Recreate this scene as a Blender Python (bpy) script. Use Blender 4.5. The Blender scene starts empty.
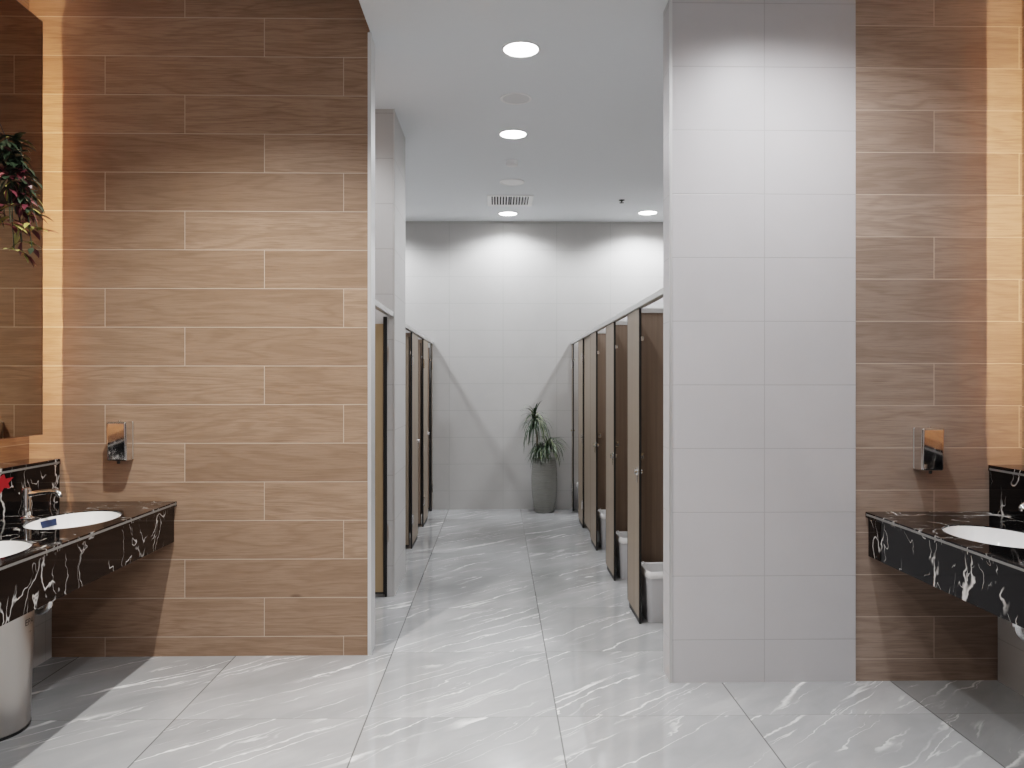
import bpy, bmesh, math, random
from mathutils import Vector, Matrix
random.seed(7)
scn = bpy.context.scene
COL = scn.collection
PI = math.pi

# ------------------------------------------------------------------ objects
def new_bm(): return bmesh.new()

def obj(name, bm, mat, parent=None, smooth=False, bevel=0.0, seg=2):
    me = bpy.data.meshes.new(name)
    bmesh.ops.recalc_face_normals(bm, faces=bm.faces[:])
    if smooth:
        for e in bm.edges:
            if len(e.link_faces) == 2 and e.calc_face_angle(0) > 0.65: e.smooth = False
    bm.to_mesh(me); bm.free()
    o = bpy.data.objects.new(name, me); COL.objects.link(o)
    mats = mat if isinstance(mat, (list, tuple)) else [mat]
    for m in mats: me.materials.append(m)
    if parent: o.parent = parent
    if smooth:
        for p in me.polygons: p.use_smooth = True
    if bevel:
        b = o.modifiers.new('bevel', 'BEVEL'); b.width = bevel; b.segments = seg; b.limit_method = 'ANGLE'
        b.angle_limit = 0.7
        if smooth:
            w = o.modifiers.new('wn', 'WEIGHTED_NORMAL'); w.keep_sharp = False
    return o

def thing(name, label, cat, loc=(0, 0, 0), rotz=0, group=None):
    o = bpy.data.objects.new(name, None); COL.objects.link(o)
    o.location = loc; o.rotation_euler = (0, 0, rotz); o.empty_display_size = 0.05
    o['label'] = label; o['category'] = cat
    if group: o['group'] = group
    return o

def tag(o, label, cat, group=None):
    o['label'] = label; o['category'] = cat
    if group: o['group'] = group
    return o

def struct(name, bm, mat, bevel=0):
    o = obj(name, bm, mat, bevel=bevel); o['kind'] = 'structure'
    return o

def dup(root, loc, label=None, rotz=None):
    r = root.copy(); COL.objects.link(r); r.location = loc
    if rotz is not None: r.rotation_euler = (0, 0, rotz)
    if label: r['label'] = label
    for ch in list(root.children):
        c = ch.copy(); COL.objects.link(c); c.parent = r
        for g in ch.children:
            d = g.copy(); COL.objects.link(d); d.parent = c
    return r

def box(bm, x0, x1, y0, y1, z0, z1):
    v = [bm.verts.new(p) for p in ((x0,y0,z0),(x1,y0,z0),(x1,y1,z0),(x0,y1,z0),(x0,y0,z1),(x1,y0,z1),(x1,y1,z1),(x0,y1,z1))]
    for f in ((0,3,2,1),(4,5,6,7),(0,1,5,4),(1,2,6,5),(2,3,7,6),(3,0,4,7)):
        bm.faces.new([v[i] for i in f])
    return bm

def boxbm(*a): return box(new_bm(), *a)

def lathe(bm, prof, c=(0,0,0), n=40, cap=True, sx=1, sy=1):
    rings = []
    for r, z in prof:
        rings.append([bm.verts.new((c[0]+r*sx*math.cos(2*PI*i/n), c[1]+r*sy*math.sin(2*PI*i/n), c[2]+z)) for i in range(n)])
    for a, b in zip(rings, rings[1:]):
        for i in range(n):
            j = (i+1) % n
            bm.faces.new((a[i], a[j], b[j], b[i]))
    if cap:
        bm.faces.new(rings[0][::-1]); bm.faces.new(rings[-1])
    return bm

def tube(bm, pts, r, n=14, cap=True):
    pts = [Vector(p) for p in pts]
    rr = r if isinstance(r, (list, tuple)) else [r]*len(pts)
    up = None; rings = []
    for i, p in enumerate(pts):
        t = (pts[min(i+1, len(pts)-1)] - pts[max(i-1, 0)]).normalized()
        if up is None:
            up = Vector((0,0,1)) if abs(t.z) < 0.9 else Vector((1,0,0))
        s = t.cross(up).normalized(); up = s.cross(t).normalized()
        rings.append([bm.verts.new(p + rr[i]*(math.cos(2*PI*k/n)*s + math.sin(2*PI*k/n)*up)) for k in range(n)])
    for a, b in zip(rings, rings[1:]):
        for i in range(n):
            j = (i+1) % n
            bm.faces.new((a[i], a[j], b[j], b[i]))
    if cap:
        bm.faces.new(rings[0][::-1]); bm.faces.new(rings[-1])
    return bm

def arc_pts(c, r, a0, a1, n, plane='xz'):
    out = []
    for i in range(n+1):
        a = a0 + (a1-a0)*i/n
        u, w = r*math.cos(a), r*math.sin(a)
        out.append((c[0]+u, c[1], c[2]+w) if plane == 'xz' else (c[0], c[1]+u, c[2]+w))
    return out

# ------------------------------------------------------------------ materials
class G:
    """small shader-graph writer"""
    def __init__(s, name):
        s.m = bpy.data.materials.new(name); s.m.use_nodes = True
        s.nt = s.m.node_tree; s.nt.nodes.clear()
        s.out = s.nt.nodes.new('ShaderNodeOutputMaterial')
        s.b = s.nt.nodes.new('ShaderNodeBsdfPrincipled')
        s.nt.links.new(s.b.outputs[0], s.out.inputs[0])
    def node(s, t, **kw):
        n = s.nt.nodes.new(t)
        for k, v in kw.items(): setattr(n, k, v)
        return n
    def put(s, sock, v):
        if isinstance(v, bpy.types.NodeSocket): s.nt.links.new(v, sock)
        elif isinstance(v, (tuple, list)) and len(v) == 3 and sock.type == 'RGBA': sock.default_value = (*v, 1)
        else: sock.default_value = v
    def set(s, **kw):
        for k, v in kw.items():
            s.put(s.b.inputs[{'color':'Base Color','rough':'Roughness','metal':'Metallic','normal':'Normal','spec':'Specular IOR Level','coat':'Coat Weight','emit':'Emission Color','estr':'Emission Strength','alpha':'Alpha','trans':'Transmission Weight','sheen':'Sheen Weight','sss':'Subsurface Weight'}[k]], v)
        return s.m
    def math(s, op, a, b=0.0, c=None, clamp=False):
        n = s.node('ShaderNodeMath', operation=op, use_clamp=clamp)
        s.put(n.inputs[0], a); s.put(n.inputs[1], b)
        if c is not None: s.put(n.inputs[2], c)
        return n.outputs[0]
    def pos(s):
        g = s.node('ShaderNodeNewGeometry'); x = s.node('ShaderNodeSeparateXYZ')
        s.nt.links.new(g.outputs['Position'], x.inputs[0])
        return g.outputs['Position'], x.outputs
    def objpos(s):
        g = s.node('ShaderNodeTexCoord'); x = s.node('ShaderNodeSeparateXYZ')
        s.nt.links.new(g.outputs['Object'], x.inputs[0])
        return g.outputs['Object'], x.outputs
    def normal_xyz(s):
        g = s.node('ShaderNodeNewGeometry'); x = s.node('ShaderNodeSeparateXYZ')
        s.nt.links.new(g.outputs['True Normal'], x.inputs[0]); return x.outputs
    def comb(s, x, y, z):
        n = s.node('ShaderNodeCombineXYZ')
        for i, v in enumerate((x, y, z)): s.put(n.inputs[i], v)
        return n.outputs[0]
    def noise(s, vec, scale, detail=3, rough=0.5, dist=0.0):
        n = s.node('ShaderNodeTexNoise'); s.put(n.inputs['Vector'], vec)
        n.inputs['Scale'].default_value = scale; n.inputs['Detail'].default_value = detail
        n.inputs['Roughness'].default_value = rough; n.inputs['Distortion'].default_value = dist
        return n.outputs['Fac']
    def white(s, vec):
        n = s.node('ShaderNodeTexWhiteNoise', noise_dimensions='3D'); s.put(n.inputs['Vector'], vec)
        return n.outputs['Value']
    def ramp(s, f, stops, interp='LINEAR'):
        n = s.node('ShaderNodeValToRGB'); s.put(n.inputs[0], f); e = n.color_ramp; e.interpolation = interp
        while len(e.elements) < len(stops): e.elements.new(0.5)
        for el, (p, c) in zip(e.elements, stops):
            el.position = p; el.color = (*c, 1) if isinstance(c, tuple) else (c, c, c, 1)
        return n.outputs[0]
    def mix(s, f, a, b, mode='MIX'):
        n = s.node('ShaderNodeMix', data_type='RGBA', blend_type=mode)
        s.put(n.inputs[0], f); s.put(n.inputs[6], a); s.put(n.inputs[7], b)
        return n.outputs[2]
    def step(s, v, lo, hi):
        n = s.node('ShaderNodeMapRange', interpolation_type='SMOOTHSTEP'); s.put(n.inputs[0], v)
        n.inputs[1].default_value = lo; n.inputs[2].default_value = hi
        return n.outputs[0]
    def bump(s, h, strength=0.1, dist=0.01):
        n = s.node('ShaderNodeBump'); n.inputs['Strength'].default_value = strength; n.inputs['Distance'].default_value = dist
        s.put(n.inputs['Height'], h); return n.outputs[0]
    def frac_line(s, u, period, off, w):
        """1 on a joint line, and the cell index"""
        t = s.math('DIVIDE', s.math('SUBTRACT', u, off), period)
        idx = s.math('FLOOR', t); f = s.math('SUBTRACT', t, idx)
        d = s.math('MULTIPLY', s.math('MINIMUM', f, s.math('SUBTRACT', 1.0, f)), period)
        return s.math('SUBTRACT', 1.0, s.step(d, w*0.5, w*1.0)), idx

def plain(name, color, rough=0.5, metal=0.0, **kw):
    g = G(name)
    p, _ = g.objpos()
    n = g.noise(p, 35, 3)
    c = g.mix(g.math('MULTIPLY', n, 0.12), color, tuple(v*0.8 for v in color))
    return g.set(color=c, rough=rough, metal=metal, **kw)

def wood_tile(name, x0, z0, axis='x', tint=1.0, L=1.2195, H=0.199, sat=1.0, val=1.0):
    g = G(name); P, xyz = g.pos()
    u = xyz[0] if axis == 'x' else xyz[1]
    z = xyz[2]
    lz, row = g.frac_line(z, H, z0, 0.0022)
    us = g.math('ADD', u, g.math('MULTIPLY', row, L/3))
    lx, ci = g.frac_line(us, L, x0, 0.0022)
    line = g.math('MAXIMUM', lz, lx)
    rnd = g.white(g.comb(row, ci, 3.7)); rnd2 = g.white(g.comb(row, ci, 9.1))
    vz = g.math('SUBTRACT', z, g.math('MULTIPLY', row, H))
    off = g.math('MULTIPLY', rnd, 37.0)
    # big growth-ring figure
    fig = g.comb(g.math('ADD', g.math('MULTIPLY', us, 0.9), off), g.math('MULTIPLY', vz, 7.0), off)
    nf = g.noise(fig, 1.15, 3, 0.5, 0.5)
    rings = g.math('SINE', g.math('MULTIPLY', nf, 42.0))
    rings = g.math('POWER', g.math('MULTIPLY_ADD', rings, 0.5, 0.5), 2.2)
    grain = g.noise(g.comb(g.math('ADD', g.math('MULTIPLY', us, 3.0), off), 0.0, g.math('MULTIPLY', z, 95.0)), 1.6, 5, 0.65)
    cloud = g.noise(g.comb(g.math('ADD', us, off), 0.0, g.math('MULTIPLY', z, 4.0)), 2.0, 3)
    base = g.ramp(rnd2, [(0, (0.285*tint, 0.187*tint, 0.130*tint)), (0.5, (0.31*tint, 0.205*tint, 0.143*tint)), (1, (0.365*tint, 0.247*tint, 0.176*tint))])
    c = g.mix(g.math('MULTIPLY', g.step(cloud, 0.35, 0.75), 0.30), base, (0.22*tint, 0.14*tint, 0.09*tint))
    c = g.mix(g.math('MULTIPLY', rings, 0.30), c, (0.15*tint, 0.088*tint, 0.052*tint))
    c = g.mix(g.math('MULTIPLY', g.step(grain, 0.45, 0.72), 0.56), c, (0.17*tint, 0.105*tint, 0.065*tint))
    fine = g.noise(g.comb(g.math('ADD', g.math('MULTIPLY', us, 9.0), off), 0.0, g.math('MULTIPLY', z, 330.0)), 1.0, 3, 0.6)
    c = g.mix(g.math('MULTIPLY', g.step(fine, 0.5, 0.70), 0.42), c, (0.15*tint, 0.092*tint, 0.058*tint))
    # knots
    vor = g.node('ShaderNodeTexVoronoi'); vor.inputs['Scale'].default_value = 1.5
    g.put(vor.inputs['Vector'], g.comb(g.math('MULTIPLY', us, 0.8), g.math('MULTIPLY', row, 5.3), g.math('MULTIPLY', z, 1.9)))
    kn = g.math('SUBTRACT', 1.0, g.step(vor.outputs['Distance'], 0.015, 0.05))
    c = g.mix(g.math('MULTIPLY', kn, 0.6), c, (0.10, 0.06, 0.038))
    hs = g.node('ShaderNodeHueSaturation'); hs.inputs['Saturation'].default_value = sat; hs.inputs['Value'].default_value = val; g.put(hs.inputs['Color'], c); c = hs.outputs['Color']
    c = g.mix(line, c, (0.50, 0.395, 0.32))
    h = g.math('MULTIPLY_ADD', line, -1.0, g.math('MULTIPLY', grain, 0.12))
    return g.set(color=c, rough=0.42, normal=g.bump(h, 0.25, 0.002), spec=0.35)

def stone_tile(name, x0, z0, color, line_col, px=0.6, pz=0.2987, axis='x', lw=0.0028):
    g = G(name); P, xyz = g.pos()
    u = xyz[0] if axis == 'x' else xyz[1]
    lz, row = g.frac_line(xyz[2], pz, z0, lw); lx, ci = g.frac_line(u, px, x0, lw)
    line = g.math('MAXIMUM', lz, lx)
    rnd = g.white(g.comb(row, ci, 1.3))
    cl = g.noise(P, 3.2, 5, 0.6, 0.4); fine = g.noise(P, 60, 3)
    c = g.mix(g.math('MULTIPLY', g.step(cl, 0.3, 0.75), 0.22), color, tuple(v*0.78 for v in color))
    c = g.mix(g.math('MULTIPLY', fine, 0.10), c, tuple(v*0.8 for v in color))
    c = g.mix(g.math('MULTIPLY', rnd, 0.10), c, tuple(v*1.15 for v in color))
    c = g.mix(g.math('MULTIPLY', line, 0.75), c, line_col)
    return g.set(color=c, rough=0.40, spec=0.4, normal=g.bump(g.math('MULTIPLY', line, -1.0), 0.3, 0.002))

def floor_mat():
    g = G('polished_marble_tile'); P, xyz = g.pos()
    lx, ix = g.frac_line(xyz[0], 0.8, 0.25, 0.0036)
    ly, iy = g.frac_line(xyz[1], 0.8, 3.292, 0.0026)
    rnd = g.white(g.comb(ix, iy, 0.0)); rnd2 = g.white(g.comb(ix, iy, 4.0))
    a = math.radians(42)
    al = g.math('ADD', g.math('MULTIPLY', xyz[0], math.cos(a)), g.math('MULTIPLY', xyz[1], math.sin(a)))
    ac = g.math('SUBTRACT', g.math('MULTIPLY', xyz[1], math.cos(a)), g.math('MULTIPLY', xyz[0], math.sin(a)))
    o1 = g.math('MULTIPLY', rnd, 11.0)
    warp = g.noise(g.comb(g.math('MULTIPLY_ADD', al, 1.0, o1), g.math('MULTIPLY', ac, 2.5), o1), 1.6, 5, 0.6)
    acw = g.math('ADD', ac, g.math('MULTIPLY', g.math('SUBTRACT', warp, 0.5), 0.22))
    def vein(sa, sc, seed, hi, detail=1):
        n = g.noise(g.comb(g.math('ADD', g.math('MULTIPLY', al, sa), g.math('MULTIPLY', rnd, 7.0+seed)), g.math('MULTIPLY', acw, sc), g.math('ADD', seed, g.math('MULTIPLY', rnd2, 5.0))), 1.0, detail, 0.5)
        r = g.math('ABSOLUTE', g.math('SUBTRACT', n, 0.5))
        return g.math('SUBTRACT', 1.0, g.step(r, 0.0, hi))
    v1 = vein(0.30, 5.2, 2.0, 0.014)
    v2 = vein(0.6, 12.0, 8.0, 0.018, 2)
    br = g.step(g.noise(g.comb(g.math('MULTIPLY', al, 0.9), g.math('MULTIPLY', ac, 3.0), o1), 1.7, 2), 0.42, 0.62)
    br2 = g.step(g.noise(g.comb(g.math('MULTIPLY', al, 1.2), g.math('MULTIPLY', ac, 4.0), 5.0), 2.2, 2), 0.47, 0.62)
    vv = g.math('MAXIMUM', g.math('MULTIPLY', v1, br), g.math('MULTIPLY', g.math('MULTIPLY', v2, br2), 0.55))
    cl = g.noise(g.comb(g.math('MULTIPLY', al, 0.7), g.math('MULTIPLY', acw, 2.0), o1), 1.6, 5, 0.6)
    c = g.ramp(cl, [(0.3, (0.27, 0.276, 0.280)), (0.52, (0.33, 0.335, 0.337)), (0.75, (0.43, 0.432, 0.433))])
    c = g.mix(vv, c, (0.80, 0.80, 0.79))
    c = g.mix(g.math('MULTIPLY', lx, 0.75), c, (0.055, 0.055, 0.052))
    c = g.mix(g.math('MULTIPLY', ly, 0.55), c, (0.15, 0.15, 0.145))
    return g.set(color=c, rough=0.045, spec=0.85)

def black_marble():
    g = G('black_marble'); P, xyz = g.pos()
    w = g.node('ShaderNodeTexNoise'); g.put(w.inputs['Vector'], P); w.inputs['Scale'].default_value = 4.0; w.inputs['Detail'].default_value = 4
    add = g.node('ShaderNodeVectorMath', operation='MULTIPLY_ADD'); g.put(add.inputs[0], w.outputs['Color']); add.inputs[1].default_value = (0.30, 0.30, 0.30); g.put(add.inputs[2], P)
    mp = g.node('ShaderNodeMapping'); g.put(mp.inputs['Vector'], add.outputs[0]); mp.inputs['Rotation'].default_value = (0.65, 0.4, 0.3); mp.inputs['Scale'].default_value = (1.0, 2.2, 0.9)
    def ridge(sc, hi, det):
        n = g.noise(mp.outputs[0], sc, det, 0.45)
        return g.math('SUBTRACT', 1.0, g.step(g.math('ABSOLUTE', g.math('SUBTRACT', n, 0.5)), 0.0, hi))
    m1 = g.step(g.noise(P, 4.5, 2), 0.42, 0.54); m2 = g.step(g.noise(P, 7.0, 2), 0.46, 0.56)
    v = g.math('MAXIMUM', g.math('MULTIPLY', ridge(2.1, 0.0085, 1), m1), g.math('MULTIPLY', g.math('MULTIPLY', ridge(5.5, 0.012, 1), m2), 0.8))
    c = g.mix(v, (0.003, 0.003, 0.0035), (0.62, 0.60, 0.57))
    return g.set(color=c, rough=0.06, spec=0.35)

def laminate(name, c0, c1):
    g = G(name); P, xyz = g.pos()
    n = g.noise(g.comb(g.math('MULTIPLY', xyz[0], 70.0), g.math('MULTIPLY', xyz[1], 70.0), g.math('MULTIPLY', xyz[2], 1.6)), 1.0, 4, 0.6)
    n2 = g.noise(g.comb(g.math('MULTIPLY', xyz[0], 14.0), g.math('MULTIPLY', xyz[1], 14.0), g.math('MULTIPLY', xyz[2], 0.7)), 1.0, 2)
    f = g.math('ADD', g.math('MULTIPLY', n, 0.6), g.math('MULTIPLY', n2, 0.4))
    return g.set(color=g.ramp(f, [(0.3, c0), (0.7, c1)]), rough=0.42, spec=0.35)

def emitter(name, col, strength):
    g = G(name); return g.set(color=(0.9, 0.9, 0.9), emit=col, estr=strength, rough=0.5)

M = {}
M['floor'] = floor_mat()
M['wood_l'] = wood_tile('oak_plank_tile_left', -1.203, 0.1)
M['wood_r'] = wood_tile('oak_plank_tile_right_cool_lit', 2.058, 0.104, sat=0.74, val=1.02)  # muted saturation puts the cool light on this wall into the colour
M['wood_side'] = wood_tile('oak_plank_tile_side', 0.2, 0.1, axis='y')
M['tile_pier'] = stone_tile('grey_stone_tile_pier', 1.25, 0.2, (0.505, 0.492, 0.498), (0.36, 0.35, 0.35))
M['tile_back'] = stone_tile('grey_stone_tile_back', 0.056, 0.207, (0.47, 0.462, 0.452), (0.36, 0.355, 0.345), lw=0.004)
M['tile_side'] = stone_tile('grey_stone_tile_side', 5.2, 0.2, (0.50, 0.490, 0.482), (0.36, 0.35, 0.34), axis='y')
M['tile_col'] = stone_tile('grey_stone_tile_column', -1.0, 0.2, (0.50, 0.492, 0.485), (0.36, 0.35, 0.34), lw=0.004)
M['ceil'] = plain('matt_ceiling_paint', (0.77, 0.80, 0.825), 0.8)
M['trim'] = plain('brushed_aluminium_trim', (0.74, 0.74, 0.74), 0.35, 0.6)
M['alu'] = plain('satin_aluminium', (0.62, 0.62, 0.61), 0.35, 0.7)
M['lam'] = laminate('taupe_woodgrain_laminate', (0.205, 0.160, 0.118), (0.275, 0.218, 0.166))
M['lam_w'] = laminate('brown_woodgrain_laminate', (0.185, 0.136, 0.102), (0.255, 0.190, 0.145))
M['lam_t'] = laminate('tan_woodgrain_laminate', (0.30, 0.215, 0.12), (0.37, 0.27, 0.165))
M['blk'] = plain('black_core_edge', (0.012, 0.012, 0.012), 0.5)
M['chrome'] = plain('polished_chrome', (0.80, 0.80, 0.80), 0.06, 1.0)
M['steel'] = plain('brushed_steel', (0.52, 0.495, 0.47), 0.30, 0.85)
M['marble'] = black_marble()
M['edge'] = plain('grey_edge_reflection', (0.17, 0.165, 0.155), 0.3)  # grey painted in for the reflection along the polished marble edges
M['ceramic'] = plain('white_ceramic', (0.82, 0.82, 0.81), 0.07)
M['mirror'] = G('tinted_mirror').set(color=(0.50, 0.44, 0.36), metal=1.0, rough=0.0)
M['frame'] = plain('dark_mirror_edge', (0.03, 0.02, 0.016), 0.3)
M['led'] = emitter('warm_led', (1.0, 0.62, 0.36), 230.0)
M['lens'] = emitter('downlight_lens', (1.0, 0.99, 0.97), 22.0)
M['white'] = plain('white_plastic', (0.85, 0.85, 0.85), 0.45)
M['grille'] = plain('speaker_mesh_grey', (0.68, 0.685, 0.69), 0.7)
M['dark'] = plain('dark_duct', (0.03, 0.03, 0.032), 0.8)
M['binplastic'] = plain('grey_bin_plastic', (0.52, 0.525, 0.545), 0.4)
M['liner'] = plain('white_bag_film', (0.80, 0.80, 0.80), 0.35, sss=0.0)
M['pot'] = plain('grey_ribbed_pot', (0.21, 0.21, 0.195), 0.7)
M['soil'] = plain('potting_soil', (0.04, 0.03, 0.022), 0.9)
M['cane'] = plain('pale_cane_bark', (0.20, 0.17, 0.12), 0.8)
M['leaf'] = plain('dracaena_leaf_green', (0.035, 0.060, 0.030), 0.45)
M['leafpale'] = plain('pale_leaf_green', (0.22, 0.26, 0.15), 0.45)
M['lgreen'] = plain('hanging_leaf_dark_green', (0.022, 0.036, 0.020), 0.4)
M['lpurple'] = plain('hanging_leaf_burgundy', (0.085, 0.018, 0.026), 0.4)
M['lpink'] = plain('hanging_leaf_dusky_pink', (0.24, 0.085, 0.085), 0.45)
M['lyellow'] = plain('hanging_leaf_yellow_green', (0.26, 0.24, 0.07), 0.45)
M['lcream'] = plain('hanging_leaf_cream_variegated', (0.36, 0.28, 0.19), 0.45)
M['wicker'] = plain('dark_wicker', (0.05, 0.035, 0.022), 0.8)
M['red'] = plain('red_paper', (0.30, 0.008, 0.014), 0.5)
M['blue'] = plain('navy_sticker', (0.015, 0.03, 0.075), 0.3)
M['ink'] = plain('dark_ink', (0.03, 0.03, 0.03), 0.5)
M['grout'] = plain('white_pvc', (0.55, 0.55, 0.55), 0.4)

# ------------------------------------------------------------------ key dimensions
ZC, ZF = 3.214, 3.39            # corridor soffit, raised ceiling in front
YL, YR, YB = 4.055, 3.654, 8.74  # wood wall, right wall, back wall
XLU, XRU = -2.402, 2.477         # side walls above the ledge
XSL, XSR = -0.730, 0.824         # stall front lines
XPL, XPR = -0.658, 0.806         # ends of the two front walls
TH = 0.15

# ------------------------------------------------------------------ the setting
struct('floor', boxbm(-2.8, 2.8, -3.2, 9.0, -0.1, 0.0), M['floor'])
bm = new_bm()
v = [bm.verts.new((x, y, z)) for z in (ZC, 3.6) for x, y in ((XPL, -3.2), (1.745, -3.2), (1.745, YR+0.05), (2.8, YR+0.05), (2.8, 9.0), (-2.8, 9.0), (-2.8, YL+0.05), (XPL, YL+0.05))]
bm.faces.new(v[:8][::-1]); bm.faces.new(v[8:])
for i in range(8): bm.faces.new((v[i], v[(i+1) % 8], v[8+(i+1) % 8], v[8+i]))
struct('ceiling', bm, M['ceil'])
bm = new_bm(); box(bm, -2.8, XPL, -3.2, YL+0.02, ZF, 3.6); box(bm, 1.745, 2.8, -3.2, YR+0.02, ZF, 3.6)
struct('ceiling_raised', bm, M['ceil'])
struct('wall_front_left', boxbm(-2.8, XPL-0.012, YL, YL+TH, 0, 3.5), M['wood_l'])
bm = new_bm(); box(bm, XPL-0.014, XPL+0.004, YL-0.004, YL+0.03, 0, ZC); box(bm, XPL-0.012, XPL, YL+0.03, YL+TH, 0, ZC)
struct('trim_1', bm, M['trim'])
struct('wall_pier_right', boxbm(XPR, 1.682, YR, YR+TH, 0, ZC+0.05), M['tile_pier'])
struct('trim_2', boxbm(XPR-0.003, XPR+0.010, YR-0.003, YR+0.010, 0, ZC), M['alu'])
struct('wall_front_right', boxbm(1.682, 2.8, YR+0.006, YR+TH, 0, 3.5), M['wood_r'])
struct('wall_back', boxbm(-2.8, 2.8, YB, YB+0.15, 0, ZC+0.05), M['tile_back'])
struct('wall_left', boxbm(-2.8, XLU, -3.2, YL+0.05, 0, 3.5), M['wood_side'])
struct('wall_right', boxbm(XRU, 2.8, -3.2, YR+0.05, 0, 3.5), M['wood_side'])
struct('wall_rear', boxbm(-2.8, 2.8, -3.25, -3.1, 0, 3.5), M['tile_pier'])
struct('wall_stall_left', boxbm(-2.8, -2.25, YL+TH, YB, 0, ZC+0.05), M['tile_side'])
struct('wall_stall_right', boxbm(2.35, 2.8, YR+TH, YB, 0, ZC+0.05), M['tile_side'])
struct('wall_column_left', boxbm(-2.3, -0.684, 5.18, 5.80, 0, ZC+0.03), M['tile_col'])
struct('trim_3', boxbm(-0.690, -0.682, 5.177, 5.187, 0, ZC), M['alu'])
# low ledge walls behind the counters, grey below
struct('wall_ledge_left', boxbm(XLU-0.02, -2.287, 1.2, YL, 0, 0.985), M['tile_side'])
struct('wall_ledge_right', boxbm(2.358, XRU+0.02, 0.9, YR, 0, 0.985), M['tile_side'])

# ------------------------------------------------------------------ washbasin counters
def ellipse_basin_hole(n=48):
    return [(math.cos(2*PI*i/n), math.sin(2*PI*i/n)) for i in range(n)]

def slab_with_holes(x0, x1, y0, y1, z0, z1, holes):
    """a slab whose basin cut-outs are real openings"""
    bm = new_bm(); n = 48
    holes = sorted(holes, key=lambda h: h[1])
    cuts = [y0] + [0.5*(a[1]+b[1]) for a, b in zip(holes, holes[1:])] + [y1]
    for (cx, cy, rx, ry), ya, yb in zip(holes, cuts, cuts[1:]):
        ring_o = []; ring_i = []
        for i in range(n):
            a = 2*PI*i/n; c, s = math.cos(a), math.sin(a)
            ring_i.append((cx+rx*c, cy+ry*s))
            # project onto the rectangle edge
            tx = ((x1-cx)/c if c > 0 else (x0-cx)/c) if abs(c) > 1e-6 else 1e9
            ty = ((yb-cy)/s if s > 0 else (ya-cy)/s) if abs(s) > 1e-6 else 1e9
            t = min(tx, ty); ring_o.append([cx+t*c, cy+t*s])
        for qx in (x0, x1):
            for qy in (ya, yb):
                k = min(range(n), key=lambda i: (ring_o[i][0]-qx)**2+(ring_o[i][1]-qy)**2)
                ring_o[k] = [qx, qy]
        vs = {}
        for zz in (z0, z1):
            vs[zz] = ([bm.verts.new((*p, zz)) for p in ring_i], [bm.verts.new((*p, zz)) for p in ring_o])
        for i in range(n):
            j = (i+1) % n
            for zz in (z0, z1):
                a, b = vs[zz]; bm.faces.new((a[i], a[j], b[j], b[i]))
            bm.faces.new((vs[z0][0][i], vs[z0][0][j], vs[z1][0][j], vs[z1][0][i]))
            bm.faces.new((vs[z0][1][i], vs[z0][1][j], vs[z1][1][j], vs[z1][1][i]))
    bmesh.ops.remove_doubles(bm, verts=bm.verts[:], dist=1e-5)
    return bm

ZT = 0.798
def counter(name, label, side, xf, xb, yw, y0, holes):
    """side=+1: counter on the left wall, front edge faces +x"""
    t = thing(name, label, 'counter', ((xf+xb)/2, yw-0.3, 0.56), group='black marble washbasin counters')
    L = Vector(t.location)
    s = side
    def lb(x0, x1, ya, yb, z0, z1): return boxbm(min(x0,x1)-L.x, max(x0,x1)-L.x, ya-L.y, yb-L.y, z0-L.z, z1-L.z)
    bm = slab_with_holes(min(xf,xb)-L.x, max(xf,xb)-L.x, y0-L.y, yw-0.002-L.y, ZT-0.026-L.z, ZT-L.z, [(hx-L.x, hy-L.y, rx, ry) for hx, hy, rx, ry in holes])
    obj('countertop', bm, M['marble'], t)
    e = obj('edge_strip', lb(xf-s*0.001, xf+s*0.0015, y0, yw-0.01, ZT-0.016, ZT-0.007), M['edge'], t); e['label'] = 'polished front edge strip, its reflection painted grey'
    obj('apron', lb(xf-s*0.035, xf-s*0.012, y0, yw-0.006, 0.59, ZT-0.026), M['marble'], t)
    obj('backsplash', lb(xb-s*0.036, xb, y0, yw-0.002, ZT+0.0, 0.99), M['marble'], t)
    obj('ledge', lb((XLU if s > 0 else XRU)+s*0.002, xb+s*0.004, y0, yw-0.002, 0.99, 1.018), M['marble'], t)
    e = obj('ledge_edge_strip', lb(xb+s*0.003, xb+s*0.0055, y0, yw-0.012, 0.994, 1.004), M['edge'], t); e['label'] = 'polished ledge edge strip, its reflection painted grey'
    return t

RX, RY = 0.172, 0.25
LH = [(-1.885, 3.52, RX, RY), (-1.885, 2.82, RX, RY), (-1.885, 2.12, RX, RY)]
RH = [(1.980, 3.07, RX, RY), (1.980, 2.37, RX, RY), (1.980, 1.67, RX, RY)]
counter('washbasin_counter', 'black white-veined marble washbasin counter with red star stuck on its backsplash', 1, -1.650, -2.246, YL, 1.55, LH)
counter('washbasin_counter', 'black white-veined marble washbasin counter beside the tall grey tiled pier', -1, 1.731, 2.320, YR+0.006, 1.2, RH)

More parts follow.
